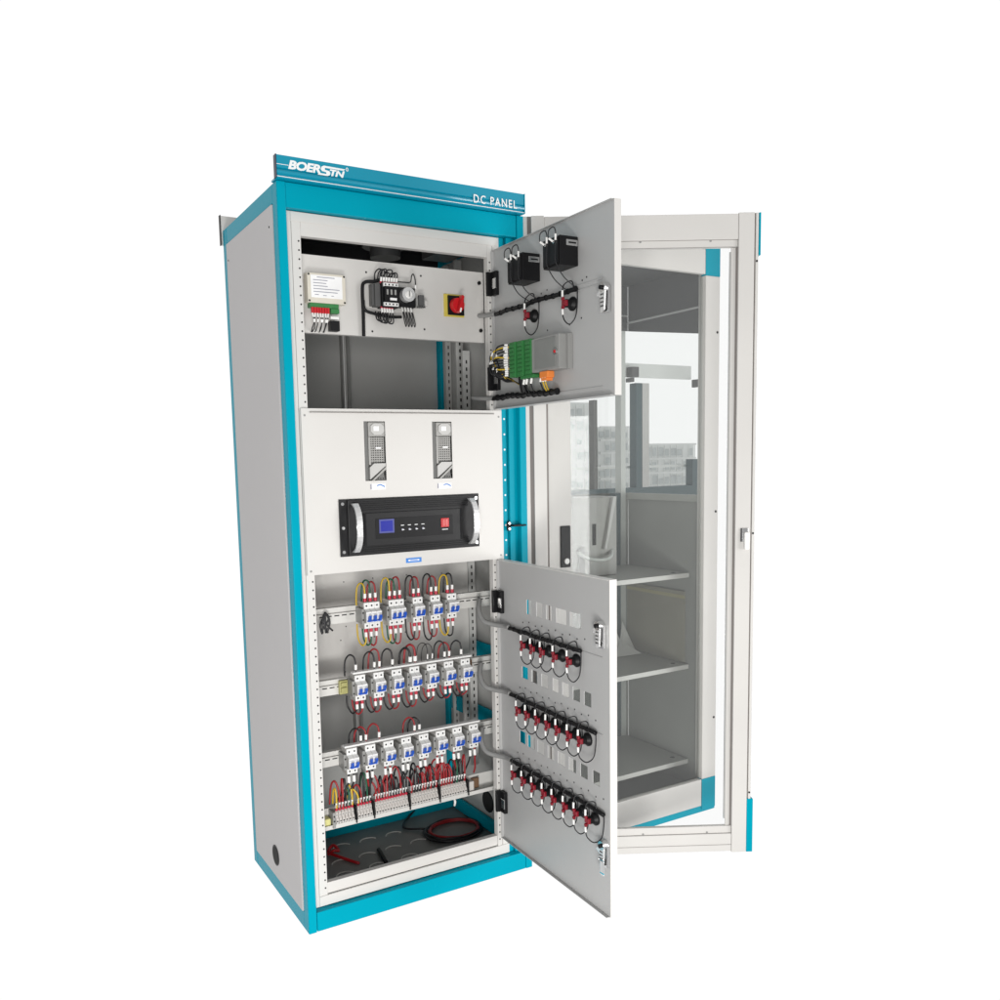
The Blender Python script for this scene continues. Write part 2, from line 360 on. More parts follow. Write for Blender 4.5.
def rectifier(x0, x1, z0, z1):
    b = MB(); w_ = x1 - x0; h = z1 - z0
    b.box(x0 + .001, x1 - .001, .032, .20, z0 + .001, z1 - .001, MG3)
    b.box(x0 + .001, x0 + .014, .024, .032, z0 + .001, z1 - .001, MG3)
    b.box(x0 + .015, x1 - .001, .020, .032, z1 - .045, z1 - .002, MG2, .002)                # head
    b.prism([(x0 + .022, z1 - .014), (x0 + .032, z1 - .006), (x1 - .014, z1 - .006), (x1 - .004, z1 - .016), (x1 - .004, z1 - .030), (x1 - .014, z1 - .040), (x0 + .034, z1 - .040), (x0 + .022, z1 - .030)][::-1], .017, .0205, 'y', MG4)
    b.box(x0 + .0305, x1 - .022, .0155, .017, z1 - .0285, z1 - .0145, LABEL)
    b.box(x0 + .015, x0 + .022, .022, .032, z0 + .048, z1 - .046, MG2)
    for k in range(11):                                                                   # grille
        zz = z1 - .052 - k * .0068
        b.box(x0 + .022, x1 - .003, .024, .032, zz, zz + .0035, MG2)
    for k in range(6): b.box(x0 + .026 + k * .0075, x0 + .0285 + k * .0075, .0235, .032, z0 + .056, z1 - .047, MG2)
    b.box(x0 + .038, x1 - .014, .0215, .0225, z1 - .082, z1 - .077, LABEL)
    b.prism([(x0 + .016, z0 + .004), (x0 + .016, z0 + .040), (x0 + .030, z0 + .052), (x1 - .002, z0 + .052), (x1 - .002, z0 + .044)], .018, .030, 'y', MG4)   # angled handle flap
    b.prism([(x0 + .020, z0 + .001), (x0 + .028, z0 + .001), (x1 - .002, z0 + .034), (x1 - .002, z0 + .042)], .014, .026, 'y', MG2)
    b.prism([(x0 + .036, z0 + .002), (x1 - .004, z0 + .002), (x1 - .008, z0 + .026)], .022, .030, 'y', MG3)
    b.dots([(x0 + .036 + .008 * k, .022, z0 + .006) for k in range(4)], .002, BLACK)
    return b.build('rectifier_module', cab)
for s_ in sl: rectifier(*s_)
# rack unit
rx0, rx1, rz0, rz1 = .153, .636, 1.138, 1.310
b = MB(); b.box(rx0, rx1, .0150, .0183, rz0, rz1, BLACKM, .001)
b.dots([(x_, .0150, z_) for x_ in (rx0 + .011, rx1 - .011) for z_ in (rz0 + .014, (rz0 + rz1) / 2, rz1 - .014)], .0052, CHROME, d=.002)
b.box(rx0 + .026, rx1 - .026, .0085, .0150, rz0 + .003, rz1 - .003, BLACKM, .002)
for k in range(5):
    b.box(rx0 + .045, rx1 - .045, .0050, .0086, rz1 - .012 - k * .0062, rz1 - .009 - k * .0062, BLACKM, .0008)
    b.box(rx0 + .045, rx1 - .045, .0050, .0086, rz0 + .009 + k * .0062, rz0 + .012 + k * .0062, BLACKM, .0008)
ru = b.build('rack_unit', cab)
b = MB(); b.prism([(rx0 + .070, .0086), (rx0 + .080, 0.0), (rx1 - .080, 0.0), (rx1 - .070, .0086)], rz0 + .030, rz1 - .045, 'z', BLACKM); b.build('bezel', ru)
b = MB(); b.box(.263, .529, -.0012, -.0002, 1.186, 1.248, BLACK, .0003)
b.dots([(.352 + .0235 * k, -.0012, 1.2105) for k in range(4)], .0036, GPRINT, d=.0012)
for k in range(4): b.box(.347 + .0235 * k, .3575 + .0235 * k, -.0016, -.0012, 1.2225, 1.2245, WPRINT); b.box(.3505 + .0235 * k, .3575 + .0235 * k, -.0027, -.0024, 1.2085, 1.2105, WPRINT)
b.build('control_strip', ru)
b = MB(); b.box(.274, .324, -.0022, -.0013, 1.203, 1.245, mat('lcd_bezel', (.06, .07, .28), .3)); b.box(.279, .319, -.0026, -.0022, 1.208, 1.240, LCD); b.build('screen', ru)
b = MB(); b.box(.486, .514, -.0040, -.0013, 1.210, 1.238, RED, .0008); b.box(.490, .4995, -.0060, -.004, 1.213, 1.235, LEDR, .0008); b.box(.5005, .510, -.0050, -.004, 1.213, 1.235, LEDR, .0008)
b.build('power_switch', ru)
b = MB(); b.box(.490, .511, -.0016, -.0013, 1.2015, 1.2035, WPRINT); b.build('switch_caption', ru)
for hx in (.197, .597):
    b = MB()
    zc, hh = (rz0 + rz1) / 2, .073
    rows = []
    for k in range(13):
        t = -1 + k / 6; rows.append((-.0075 - .030 * (1 - abs(t) ** 3.2), zc + hh * t))
    inn = [(y_ + .006 if abs(z_ - zc) < hh * .85 else .0085, z_) for y_, z_ in rows]
    n_ = len(rows)
    vs_ = [(hx - .009, y_, z_) for y_, z_ in rows] + [(hx + .009, y_, z_) for y_, z_ in rows] + [(hx - .009, y_, z_) for y_, z_ in inn] + [(hx + .009, y_, z_) for y_, z_ in inn]
    fs_ = []
    for i in range(n_ - 1):
        fs_ += [(i, i + 1, n_ + i + 1, n_ + i), (2 * n_ + i, 3 * n_ + i, 3 * n_ + i + 1, 2 * n_ + i + 1), (i, 2 * n_ + i, 2 * n_ + i + 1, i + 1), (n_ + i, n_ + i + 1, 3 * n_ + i + 1, 3 * n_ + i)]
    fs_ += [(0, n_, 3 * n_, 2 * n_), (n_ - 1, 3 * n_ - 1, 4 * n_ - 1, 2 * n_ - 1)]
    b.add(vs_, fs_, ALU, False); b.build('handle', ru)

# --- upper component plate
b = MB(); b.box(.040, .696, .060, .0625, 1.797, 2.019, GALV); b.box(.040, .696, .0626, .080, 2.016, 2.019, GALV); b.box(.040, .696, .0626, .080, 1.797, 1.800, GALV)
b.dots([(.286, .060, 1.985), (.470, .060, 1.990), (.478, .060, 1.828), (.30, .060, 1.812)], .0032, HOLE)
b.dots([(.680, .060, 1.985), (.683, .060, 1.835)], .0062, BLACK, d=.004)
upl = b.build('component_plate', cab)
# converter box
b = MB(); b.box(.089, .206, .030, .060, 1.879, 1.963, BEIGE, .002)
b.dots([(x_, .030, z_) for x_ in (.0935, .2015) for z_ in (1.884, 1.958)], .0032, HOLE)
rl = b.build('converter_box', cab)
b = MB(); b.box(.099, .195, .0292, .030, 1.8935, 1.9565, LABEL)
for k, (x0, x1) in enumerate(((.118, .172), (.106, .150), (.106, .146), (.106, .150), (.106, .186), (.106, .180), (.110, .122))):
    z_ = 1.951 - k * .0082; b.box(x0, x1, .0288, .0292, z_ - .0011, z_ + .0011, GPRINT)
b.box(.135, .146, .0288, .0292, 1.8995, 1.9012, GPRINT); b.box(.160, .168, .0288, .0292, 1.8995, 1.9012, GPRINT)
b.build('label_plate', rl)
b = MB(); b.box(.096, .184, .034, .056, 1.866, 1.879, GREEN, .001); b.box(.158, .184, .030, .050, 1.852, 1.865, GREEN, .001)
for k in range(7): b.box(.099 + k * .008, .105 + k * .008, .030, .038, 1.850, 1.866, RED)
b.build('terminal_plug', rl)
def wire(pts, m, r=.0017, name='wire', par=cab, ferr=None, crimp=None, sub=5, n=6, fk=1.75):
    b = MB(); b.tube(pts, r, m, n=n, sub=sub)
    if ferr:
        for p0, p1 in ferr: b.cyl(p0, p1, r * fk, FERR, n=8)
    if crimp:
        for p0, p1 in crimp: b.cyl(p0, p1, r * fk * 1.2, CRIM, n=8)
    return b.build(name, par)
for k in range(7):
    x_ = .102 + k * .008; sx = random.uniform(-.006, .006)
    wire([(x_, .034, 1.850), (x_ + sx * .3, .032, 1.838), (x_ + sx, .034, 1.822), (x_ + sx * 1.4, .045, 1.808), (x_ + sx, .058, 1.80)], BLKW, .0015, ferr=[((x_, .034, 1.850), (x_ + sx * .3, .032, 1.838)), ((x_ + sx * .5, .032, 1.833), (x_ + sx * .9, .033, 1.824))])
b = MB(); b.box(.158, .186, .036, .060, 1.803, 1.832, BLACK, .001); b.box(.158, .184, .034, .050, 1.836, 1.844, FERR, .001); b.build('wire_clamp', cab)
# contactor
b = MB(); b.box(.292, .300, .036, .060, 1.885, 1.948, DGREY, .001); b.box(.300, .318, .030, .060, 1.882, 1.950, DGREY, .002)
b.box(.318, .372, .022, .060, 1.879, 1.953, BLACK, .002); b.box(.324, .368, .012, .022, 1.893, 1.940, BLACK, .002)
b.box(.322, .370, .016, .022, 1.940, 1.950, BWHITE); b.box(.322, .370, .016, .022, 1.883, 1.893, BWHITE)
b.dots([(.328 + .012 * k, .016, z_) for k in range(4) for z_ in (1.945, 1.888)], .0026, HOLE)
b.box(.340, .362, .0105, .012, 1.899, 1.906, LABEL)
for k in range(3): b.box(.329 + .013 * k, .335 + .013 * k, .0108, .012, 1.915, 1.930, MGREY)
con = b.build('contactor', cab)
b = MB(); b.box(.378, .436, .034, .060, 1.886, 1.945, BLACK, .002); b.cyl((.404, .034, 1.921), (.404, .014, 1.921), .0215, ALU, n=26); b.cyl((.404, .014, 1.921), (.404, .009, 1.921), .012, FERR, r1=.009, n=18)
b.box(.402, .406, .0075, .0095, 1.914, 1.930, MGREY); b.build('timer_relay', cab)
b = MB(); b.box(.440, .470, .036, .060, 1.890, 1.918, MGREY, .001); b.box(.445, .462, .026, .036, 1.894, 1.925, DGREY, .001)
for k in range(4): b.box(.442 + k * .007, .446 + k * .007, .028, .037, 1.888, 1.892, DGREY)
b.box(.470, .480, .040, .060, 1.897, 1.912, GALV, .001); b.build('relay_socket', cab)
b = MB(); b.tube([(.267, .050, 1.795), (.267, .048, 1.86), (.266, .046, 1.935), (.275, .044, 1.952), (.300, .042, 1.956), (.325, .040, 1.962)], .0052, BLACK, n=10, sub=6)
b.tube([(.268, .047, 1.90), (.272, .046, 1.872), (.300, .044, 1.862), (.350, .044, 1.856), (.392, .046, 1.858)], .0045, BLACK, n=10, sub=6); b.build('cable_bundle', cab)
for k in range(7):
    x_ = .320 + .0085 * k
    for s_, z0, z1 in ((1, 1.953, 1.988), (-1, 1.879, 1.835)):
        if s_ < 0 and k > 4: continue
        a = random.uniform(.006, .012); zz = z1 + random.uniform(-.006, .006)
        wire([(x_, .030, z0), (x_, .026, z0 + s_ * .014), (x_ + a * .2, .026, zz - s_ * .004), (x_ - a * .6, .034, zz), (x_ - a * 1.1, .048, zz - s_ * .010), (x_ - a, .055, z0 + s_ * .008)], BLKW, .0020,
             ferr=[((x_, .030, z0 + s_ * .002), (x_, .0265, z0 + s_ * .015))], crimp=[((x_, .030, z0 - s_ * .003), (x_, .0298, z0 + s_ * .002))])
for k in range(4):
    x_ = .392 + .010 * k; wire([(x_, .040, 1.886), (x_, .034, 1.872), (x_ + .004, .032, 1.842), (x_ + .010, .036, 1.829), (x_ + .016, .044, 1.840), (x_ + .013, .05, 1.866), (x_ + .008, .052, 1.884)], BLKW, .0016, ferr=[((x_, .040, 1.886), (x_, .034, 1.872))])
wire([(.375, .035, 1.960), (.400, .034, 1.960), (.420, .034, 1.962), (.424, .032, 1.98), (.430, .032, 1.986), (.437, .034, 1.97), (.439, .036, 1.950)], BLKW, .0018, ferr=[((.4385, .036, 1.955), (.439, .037, 1.944))])
# disconnect switch
b = MB(); b.box(.548, .621, .0560, .0597, 1.872, 1.942, YEL, .001); b.box(.560, .618, .0500, .0559, 1.877, 1.937, BLACK, .001); sw = b.build('disconnector_switch', cab)
b = MB(); b.cyl((.589, .0495, 1.907), (.589, .034, 1.907), .024, RED, r1=.021, n=24)
b.prism([(.578, 1.884), (.586, 1.880), (.600, 1.930), (.592, 1.934)], .016, .034, 'y', RED); b.prism([(.5805, 1.8815), (.585, 1.8800), (.5885, 1.893), (.584, 1.8945)], .0135, .0158, 'y', FERR); b.build('knob', sw)

# --- DIN rails
def rail(z0, z1, x0=.030, x1=.780, y=.118):
    b = MB(); b.box(x0, x1, y, y + .003, z0, z1, RAIL, .0005); b.box(x0, x1, y + .003, y + .02, z1 - .003, z1, RAIL); b.box(x0, x1, y + .003, y + .02, z0, z0 + .003, RAIL)
    b.box(x0, x1, y - .004, y, (z0 + z1) / 2 + .008, (z0 + z1) / 2 + .0092, GASK)
    x_ = x0 + .01
    while x_ < x1 - .02: b.box(x_, x_ + .016, y - .0006, y + .001, (z0 + z1) / 2 - .002, (z0 + z1) / 2 + .0015, HOLE); x_ += .025
    return b.build('mounting_rail', cab)
rail(.918, .970); rail(.693, .742); rail(.464, .512)

def breaker_mb(n, busbar=False):
    p = .0178; w_ = n * p; b = MB()
    b.prism([(0, -.0425), (-.040, -.0425), (-.044, -.040), (-.044, -.023), (-.060, -.021), (-.062, -.018), (-.062, .014), (-.044, .021), (-.044, .040), (-.040, .0425), (0, .0425)], .0002, w_ - .0002, 'x', BGREY)
    for k in range(n):
        x0, x1 = k * p + .0005, (k + 1) * p - .0005
        b.box(x0, x1, -.0450, -.0441, .0215, .0405, BWHITE); b.box(x0, x1, -.0450, -.0441, -.0405, -.0235, BWHITE)
        b.add([(x0, -.0450, .0215), (x1, -.0450, .0215), (x1, -.0628, .0142), (x0, -.0628, .0142)], [(0, 1, 2, 3)], BWHITE)
        b.box(x0, x1, -.0630, -.0621, -.0195, .0142, BWHITE)
        b.dots([((x0 + x1) / 2, -.0450, z_) for z_ in (.031, -.032)], .0030, HOLE)
        b.box(x0 + .002, x1 - .002, -.0634, -.0630, .0075, .0085, GPRINT)
    b.box(-.0006, .0002, -.040, -.006, -.035, .035, BGREY)
    b.dots([(-.0006, -.016, z_) for z_ in (.024, .008, -.014)], .0042, MGREY, 'x')
    return b
def toggle_mb(n):
    p = .0178; b = MB()
    for k in range(n):
        xc = (k + .5) * p
        b.prism([(-.0632, -.015), (-.0680, -.0165), (-.0760, -.002), (-.0740, .004), (-.0632, -.002)], xc - .0038, xc + .0038, 'x', BLUE)
        b.box(xc - .0062, xc + .0062, -.0655, -.0631, -.0165, -.0110, BLUE, .0006)
    b.box(.006, n * p - .006, -.0690, -.0656, -.0160, -.0120, BLUE, .0008)
    return b
protos = {}
def breaker(n, x, z, y=.118):
    if n not in protos:
        o = breaker_mb(n).build('circuit_breaker', cab, (x, y, z)); toggle_mb(n).build('toggle', o); protos[n] = o; return o
    return clone(protos[n], cab, (x, y, z))
def loop(x, zt, up, m, reach=.055, drop=.0, lean=-.016, y=.085, crimp=True, r=.0027, back=.118):
    s_ = 1 if up else -1
    j = random.uniform(-.006, .006)
    pts = [(x, y, zt), (x, y - .002, zt + s_ * .022), (x + lean * .15, y, zt + s_ * (reach - .008 + j)), (x + lean * .6, y + .010, zt + s_ * (reach + j)),
           (x + lean, y + .022, zt + s_ * (reach - .016 + j)), (x + lean * 1.15, back - .008, zt + s_ * .010), (x + lean * 1.1, back - .006, zt - s_ * .012)]
    return wire(pts, m, r, ferr=[((x, y - .0005, zt + s_ * .010), (x, y - .002, zt + s_ * .027))], crimp=[((x, y, zt - s_ * .002), (x, y - .0008, zt + s_ * .012))] if crimp else None)
P = .0178
# row 1
for x, n, cols in ((.246, 3, (YELW, GRNW, REDW)), (.331, 3, (YELW, GRNW, REDW)), (.416, 2, (BLKW, REDW)), (.480, 2, (BLKW, REDW)), (.541, 2, (YELW, BLKW))):
    breaker(n, x, .941)
    for k in range(n):
        loop(x + (k + .5) * P, .983, True, cols[k], reach=.064); loop(x + (k + .5) * P, .899, False, cols[k], reach=.060)
    b = MB(); b.box(x - .010, x - .002, .066, .118, .917, .965, MGREY, .001); b.dots([(x - .006, .066, .93), (x - .006, .066, .952)], .003, HOLE); b.build('aux_contact', cab)
# row 2
x2s = [.207 + k * .0634 for k in range(7)]
top2 = [(BLKW, None), (BLKW, REDW), (BLKW, None), (BLKW, REDW), (BLKW, BLKW), (BLKW, REDW), (BLKW, None)]
for i, x in enumerate(x2s):
    breaker(2, x, .715)
    b = MB(); b.box(x - .010, x - .001, .070, .118, .690, .740, MGREY, .001); b.dots([(x - .0055, .070, .70), (x - .0055, .070, .726)], .003, HOLE); b.build('aux_contact', cab)
    for k in range(2):
        if top2[i][k]: loop(x + (k + .5) * P, .762, True, top2[i][k], reach=.060, crimp=False, r=.0038 if i == 3 else (.0014 if i == 4 else .0027), lean=-.024)
        loop(x + (k + .5) * P, .673, False, (BLKW, REDW)[k], reach=.048, lean=-.020)
b = MB(); b.box(.200, .628, .068, .090, .7615, .7675, BWHITE, .001); b.build('busbar_cover', cab)
# row 3
x3s = [.170 + k * .0634 for k in range(8)]
top3 = {1: (BLKW, REDW), 2: (REDW, None), 4: (REDW, BLKW)}
for i, x in enumerate(x3s):
    breaker(2, x, .485)
    b = MB(); b.box(x - .010, x - .001, .070, .118, .460, .510, MGREY, .001); b.dots([(x - .0055, .070, .47), (x - .0055, .070, .496)], .003, HOLE); b.build('aux_contact', cab)
    for k in range(2):
        if i in top3 and top3[i][k]: loop(x + (k + .5) * P - .018, .532, True, top3[i][k], reach=.055, crimp=False, lean=-.026)
        xx = x + (k + .5) * P; e = random.uniform(-.03, .02)
        wire([(xx, .085, .443), (xx, .083, .42), (xx + e * .3, .088, .395), (xx + e, .098, .365), (xx + e * 1.3, .112, .34)], (REDW, BLKW)[random.random() < .4], .0031, ferr=[((xx, .0845, .434), (xx, .083, .414))])
b = MB(); b.box(.163, .655, .068, .090, .5315, .5375, BWHITE, .001); b.build('busbar_cover', cab)
# rail stops
b = MB(); b.box(.168, .196, .104, .1175, .694, .738, mat('olive_stop', (.42, .40, .16), .5), .002); b.box(.172, .190, .098, .104, .702, .716, mat('olive_stop', (.42, .40, .16), .5)); b.box(.172, .190, .098, .104, .722, .732, mat('olive_stop', (.42, .40, .16), .5)); b.build('rail_stop', cab)
b = MB(); b.box(.636, .650, .104, .1175, .700, .742, mat('brown_stop', (.16, .09, .05), .5), .002); b.build('rail_stop', cab)
# terminal row
b = MB(); b.box(.030, .780, .118, .121, .277, .330, RAIL, .0005)
b.prism([(.084, .2765), (.086, .2735), (.118, .2735), (.118, .2765)], .030, .780, 'x', RAIL); b.box(.030, .780, .0835, .0855, .2735, .2865, RAIL); b.build('terminal_rail', cab)
tp = None; tn = 0
groups = [(.132, .196, 6), (.206, .258, 5), (.268, .386, 12), (.396, .498, 10), (.508, .608, 10)]
for g, (x0, x1, n) in enumerate(groups):
    st = (x1 - x0) / n
    for k in range(n):
        x_ = x0 + k * st
        if tp is None:
            b = MB(); b.prism([(0, -.024), (-.026, -.024), (-.034, -.016), (-.034, -.002), (-.028, .006), (-.028, .016), (-.022, .023), (0, .023)], .0003, .0088, 'x', TERM)
            b.dots([(.0045, -.0342, -.008)], .0026, HOLE); b.box(.0015, .0075, -.0345, -.034, -.0145, -.0115, LABEL); b.box(.0025, .0068, -.0287, -.028, .008, .0125, MGREY); b.dots([(.0045, -.0345, -.0135)], .0015, HOLE)
            tp = b.build('terminal_block', cab, (x_, .118, .303))
        else:
            o = clone(tp, cab, (x_, .118, .303))
        # its wire
        col = BLKW
        if g == 0: col = (YELW, REDW, REDW, BLKW, GRNW, YELW)[k]
        elif g == 1: col = (YELW, REDW, BLKW, GRNW, BLKW)[k]
        else: col = REDW if random.random() < .74 else BLKW
        if g == 4 and k > 5: col = (GRNW, BLKW, BLKW, REDW)[k - 6]
        xx = x_ + .0045; e = random.uniform(-.028, .004) ; h = random.uniform(.055, .105)
        wire([(xx, .092, .328), (xx, .089, .345), (xx + e * .15, .088, .328 + h * .72), (xx + e * .6, .095, .328 + h), (xx + e, .106, .328 + h * .8), (xx + e * 1.2, .112, .345)], col, .0031, 'terminal_wire',
             ferr=[((xx, .091, .337), (xx - .0005, .0885, .354))], crimp=[((xx, .092, .328), (xx, .091, .336))] if g < 3 else None, fk=1.1)
    b = MB(); b.box(x1 + .0015, x1 + .0055, .078, .118, .277, .332, BLACK, .001); b.build('end_plate', cab)
b = MB(); b.box(.119, .128, .078, .118, .277, .328, MGREY, .001); b.dots([(.1235, .078, .30), (.1235, .078, .315)], .003, HOLE); b.build('end_bracket', cab)
b = MB(); b.box(.096, .117, .090, .117, .279, .307, mat('pale_yellow_stop', (.75, .72, .30), .5), .003); b.build('rail_stop', cab)
b = MB(); b.box(.618, .640, .092, .118, .284, .318, TERM, .001); b.box(.640, .668, .104, .117, .285, .322, mat('brown_stop', (.16, .09, .05), .5), .002); b.build('rail_stop', cab)
# cable tuft at left end of first rail
for k in range(9):
    a = random.uniform(0, 6.28); x_ = .128 + .010 * math.cos(a); wire([(.128, .100, .962), (x_, .094, .945), (x_ - .004 + random.uniform(-.008, .008), .092, .925), (x_ + random.uniform(-.010, .012), .094, .905 + random.uniform(-.01, .01))], BLKW, .0028)
b = MB(); b.tube([(.565, .10, .270), (.563, .09, .262), (.566, .10, .245)], .004, FERR); b.build('cable_tie', cab)

# ================================================================== INNER DOORS (sheet, holes, lamps, wires)
def grid_sheet(mb, x0, x1, z0, z1, holes, y0, y1, m):
    xs = sorted(set([x0, x1] + [h[0] for h in holes] + [h[1] for h in holes])); zs = sorted(set([z0, z1] + [h[2] for h in holes] + [h[3] for h in holes]))
    def inh(i, j):
        if i < 0 or j < 0 or i >= len(xs) - 1 or j >= len(zs) - 1: return True
        cx, cz = (xs[i] + xs[i + 1]) / 2, (zs[j] + zs[j + 1]) / 2
        return any(h[0] < cx < h[1] and h[2] < cz < h[3] for h in holes)
    for i in range(len(xs) - 1):
        for j in range(len(zs) - 1):
            if inh(i, j): continue
            a, b_, c, d = xs[i], xs[i + 1], zs[j], zs[j + 1]
            mb.add([(a, y0, c), (b_, y0, c), (b_, y0, d), (a, y0, d)], [(0, 1, 2, 3)], m)
            mb.add([(a, y1, c), (b_, y1, c), (b_, y1, d), (a, y1, d)], [(3, 2, 1, 0)], m)
            for di, dj, q in ((-1, 0, ((a, c), (a, d))), (1, 0, ((b_, c), (b_, d))), (0, -1, ((a, c), (b_, c))), (0, 1, ((a, d), (b_, d)))):
                if inh(i + di, j + dj):
                    (u0, v0), (u1, v1) = q; mb.add([(u0, y0, v0), (u1, y0, v1), (u1, y1, v1), (u0, y1, v0)], [(0, 1, 2, 3)], m)
def hinge(par, z0, z1):
    b = MB(); b.box(.0045, .034, -.014, -.0008, z0, z1, BLACK, .0015); b.box(-.004, .006, -.028, -.0008, z0, z1, BLACK, .0015); b.box(.018, .038, -.0175, -.0142, z0 + (z1 - z0) * .26, z0 + (z1 - z0) * .70, CHROME, .001); return b.build('hinge', par)
def latch(par, x, z, key=False):
    b = MB(); b.cyl((x + .018, -.0005, z + .030), (x + .018, -.020, z + .030), .013, CHROME, n=18); b.box(x + .004, x + .034, -.010, -.0005, z - .034, z + .034, CHROME, .002)
    b.prism([(x - .006, z + .012), (x + .010, z + .030), (x + .030, z + .022), (x + .026, z - .028), (x + .010, z - .034), (x + .012, z + .004)], -.019, -.014, 'y', ALU)
    b.cyl((x + .018, -.020, z + .030), (x + .018, -.026, z + .030), .006, BLACK, n=10); b.box(x + .006, x + .020, -.016, -.010, z - .030, z - .018, BLACK)
    for k in range(4): b.box(x + .012, x + .024, -.0200, -.0192, z - .020 + k * .010, z - .016 + k * .010, DGREY)
    return b.build('latch', par)
def lamp_mb():
    b = MB(); b.cyl((0, -.0005, 0), (0, -.005, 0), .0195, BLACK, n=18); b.cyl((0, -.005, 0), (0, -.014, 0), .0180, BLACK, r1=.0125, n=18); b.cyl((0, -.014, 0), (0, -.026, 0), .0115, BLACK, n=14)
    b.box(-.010, .010, -.034, -.024, -.008, .008, LRED, .002); b.box(-.005, .005, -.039, -.032, .007, .016, LRED, .002); b.box(-.005, .005, -.039, -.032, -.016, -.007, LRED, .002)
    return b
lampp = [None]
def lamp(par, x, z):
    if lampp[0] is None: lampp[0] = lamp_mb().build('indicator_lamp', par, (x, 0, z)); return
    clone(lampp[0], par, (x, 0, z))
def lamp_wires(par, x, z, zb, nx):
    m = BLKW
    wire([(x, -.037, z + .018), (x - .001, -.036, z + .034), (x - .002, -.030, z + .050), (x + .004, -.018, zb + .024), (x + .012, -.012, zb + .022), (x + .016, -.010, zb + .004)], m, .0018, par=par, ferr=[((x, -.037, z + .017), (x - .001, -.036, z + .034))])
    wire([(x, -.037, z - .018), (x, -.036, z - .034), (x + .005, -.032, z - .050), (x + nx * .45, -.022, z - .058), (x + nx * .85, -.012, z - .040), (x + nx * .97, -.008, z - .005), (x + nx, -.008, zb - .002)], m, .0018, par=par, ferr=[((x, -.037, z - .017), (x, -.036, z - .032))], crimp=None)

# lower inner door
ld = MB()
Hs = []
for rect in ((.174, .204, .931, .977), (.231, .266, .931, .977), (.287, .318, .931, .976), (.343, .397, .930, .975), (.416, .470, .931, .974),
             (.141, .176, .718, .757), (.197, .235, .717, .757), (.256, .293, .716, .757), (.320, .351, .716, .757), (.372, .407, .715, .756), (.428, .464, .715, .755), (.484, .519, .713, .754),
             (.120, .154, .499, .539), (.170, .210, .498, .538), (.229, .268, .497, .538), (.288, .323, .497, .538), (.344, .383, .497, .536), (.404, .441, .495, .535), (.463, .499, .495, .535), (.524, .558, .494, .534)):
    Hs.append(rect)
dw, dz0, dz1 = .605, .128, 1.088
grid_sheet(ld, 0, dw, dz0, dz1, Hs, 0, .0018, DOORG)
ld.box(dw - .0015, dw, .0019, .024, dz0, dz1, WHITE); ld.box(dw, dw + .0012, .0, .024, dz0, dz1, WHITE)
ld.box(0, dw, .0019, .024, dz1 - .0015, dz1, WHITE); ld.box(0, dw, .0019, .024, dz0, dz0 + .0015, WHITE)
ld.box(dw - .012, dw - .0016, .0225, .024, dz0 + .002, dz1 - .002, WHITE)
ld.box(.002, .004, -.0100, -.0004, dz0 + .002, dz1 - .002, DOORG)
ld.box(.002, dw - .004, -.0105, -.0002, dz0, dz0 + .0016, DOORG); ld.box(.0, dw - .003, -.004, -.0002, dz1 - .0016, dz1, WHITE)
for z_ in (.862, .642, .418): ld.box(.40, .575, -.0020, -.0003, z_ + .006, z_ + .008, DOORG)
for x0, x1, z_ in ((.150, .49, .902), (.125, .54, .684), (.105, .575, .461)):
    n_ = int((x1 - x0) / .034)
    ld.dots([(x0 + (x1 - x0) * k / n_, 0, z_ + (.004 if k % 2 else -.002)) for k in range(n_ + 1)], .0026, HOLE)
lower = ld.build('inner_door', cab, (.7117, .020, 0)); lower.rotation_euler = (0, 0, -R(92.7)); tag(lower, 'lower inner door with cut-outs and three rows of lamps')
for z_ in (.949, .260): hinge(lower, z_ - .037, z_ + .037)
latch(lower, .556, .930); latch(lower, .570, .308)
for xs_, z_, zb, x1 in (([.204, .260, .316, .386, .460], .837, .871, .482), ([.168, .224, .284, .342, .397, .457, .513], .618, .650, .552), ([.133, .195, .255, .316, .371, .432, .488, .547], .395, .426, .588)):
    for i, x_ in enumerate(xs_):
        x_ -= .008; lamp(lower, x_, z_); lamp_wires(lower, x_, z_, zb, (x1 - x_) if i == len(xs_) - 1 else .036)
    b = MB(); pts = [(.074 + (x1 - .074) * k / 12, -.009 + random.uniform(-.001, .001), zb + random.uniform(-.0015, .0015)) for k in range(13)]
    b.tube(pts, .0062, BLACK, n=9, sub=3)
    for k in range(1, 12): p_ = pts[k]; b.cyl((p_[0] - .002, p_[1], p_[2]), (p_[0] + .002, p_[1], p_[2]), .0075, BLACK, n=10)
    b.build('cable_bundle', lower)
for zb in (.874, .652, .426):
    b = MB(); b.tube([(.078, -.010, zb), (.045, -.012, zb), (.015, -.030, zb + .001), (-.012, -.055, zb + .012), (-.040, -.058, zb + .045), (-.066, -.040, zb + .075)], .0085, GREYW, n=10, sub=8); b.build('conduit', lower)

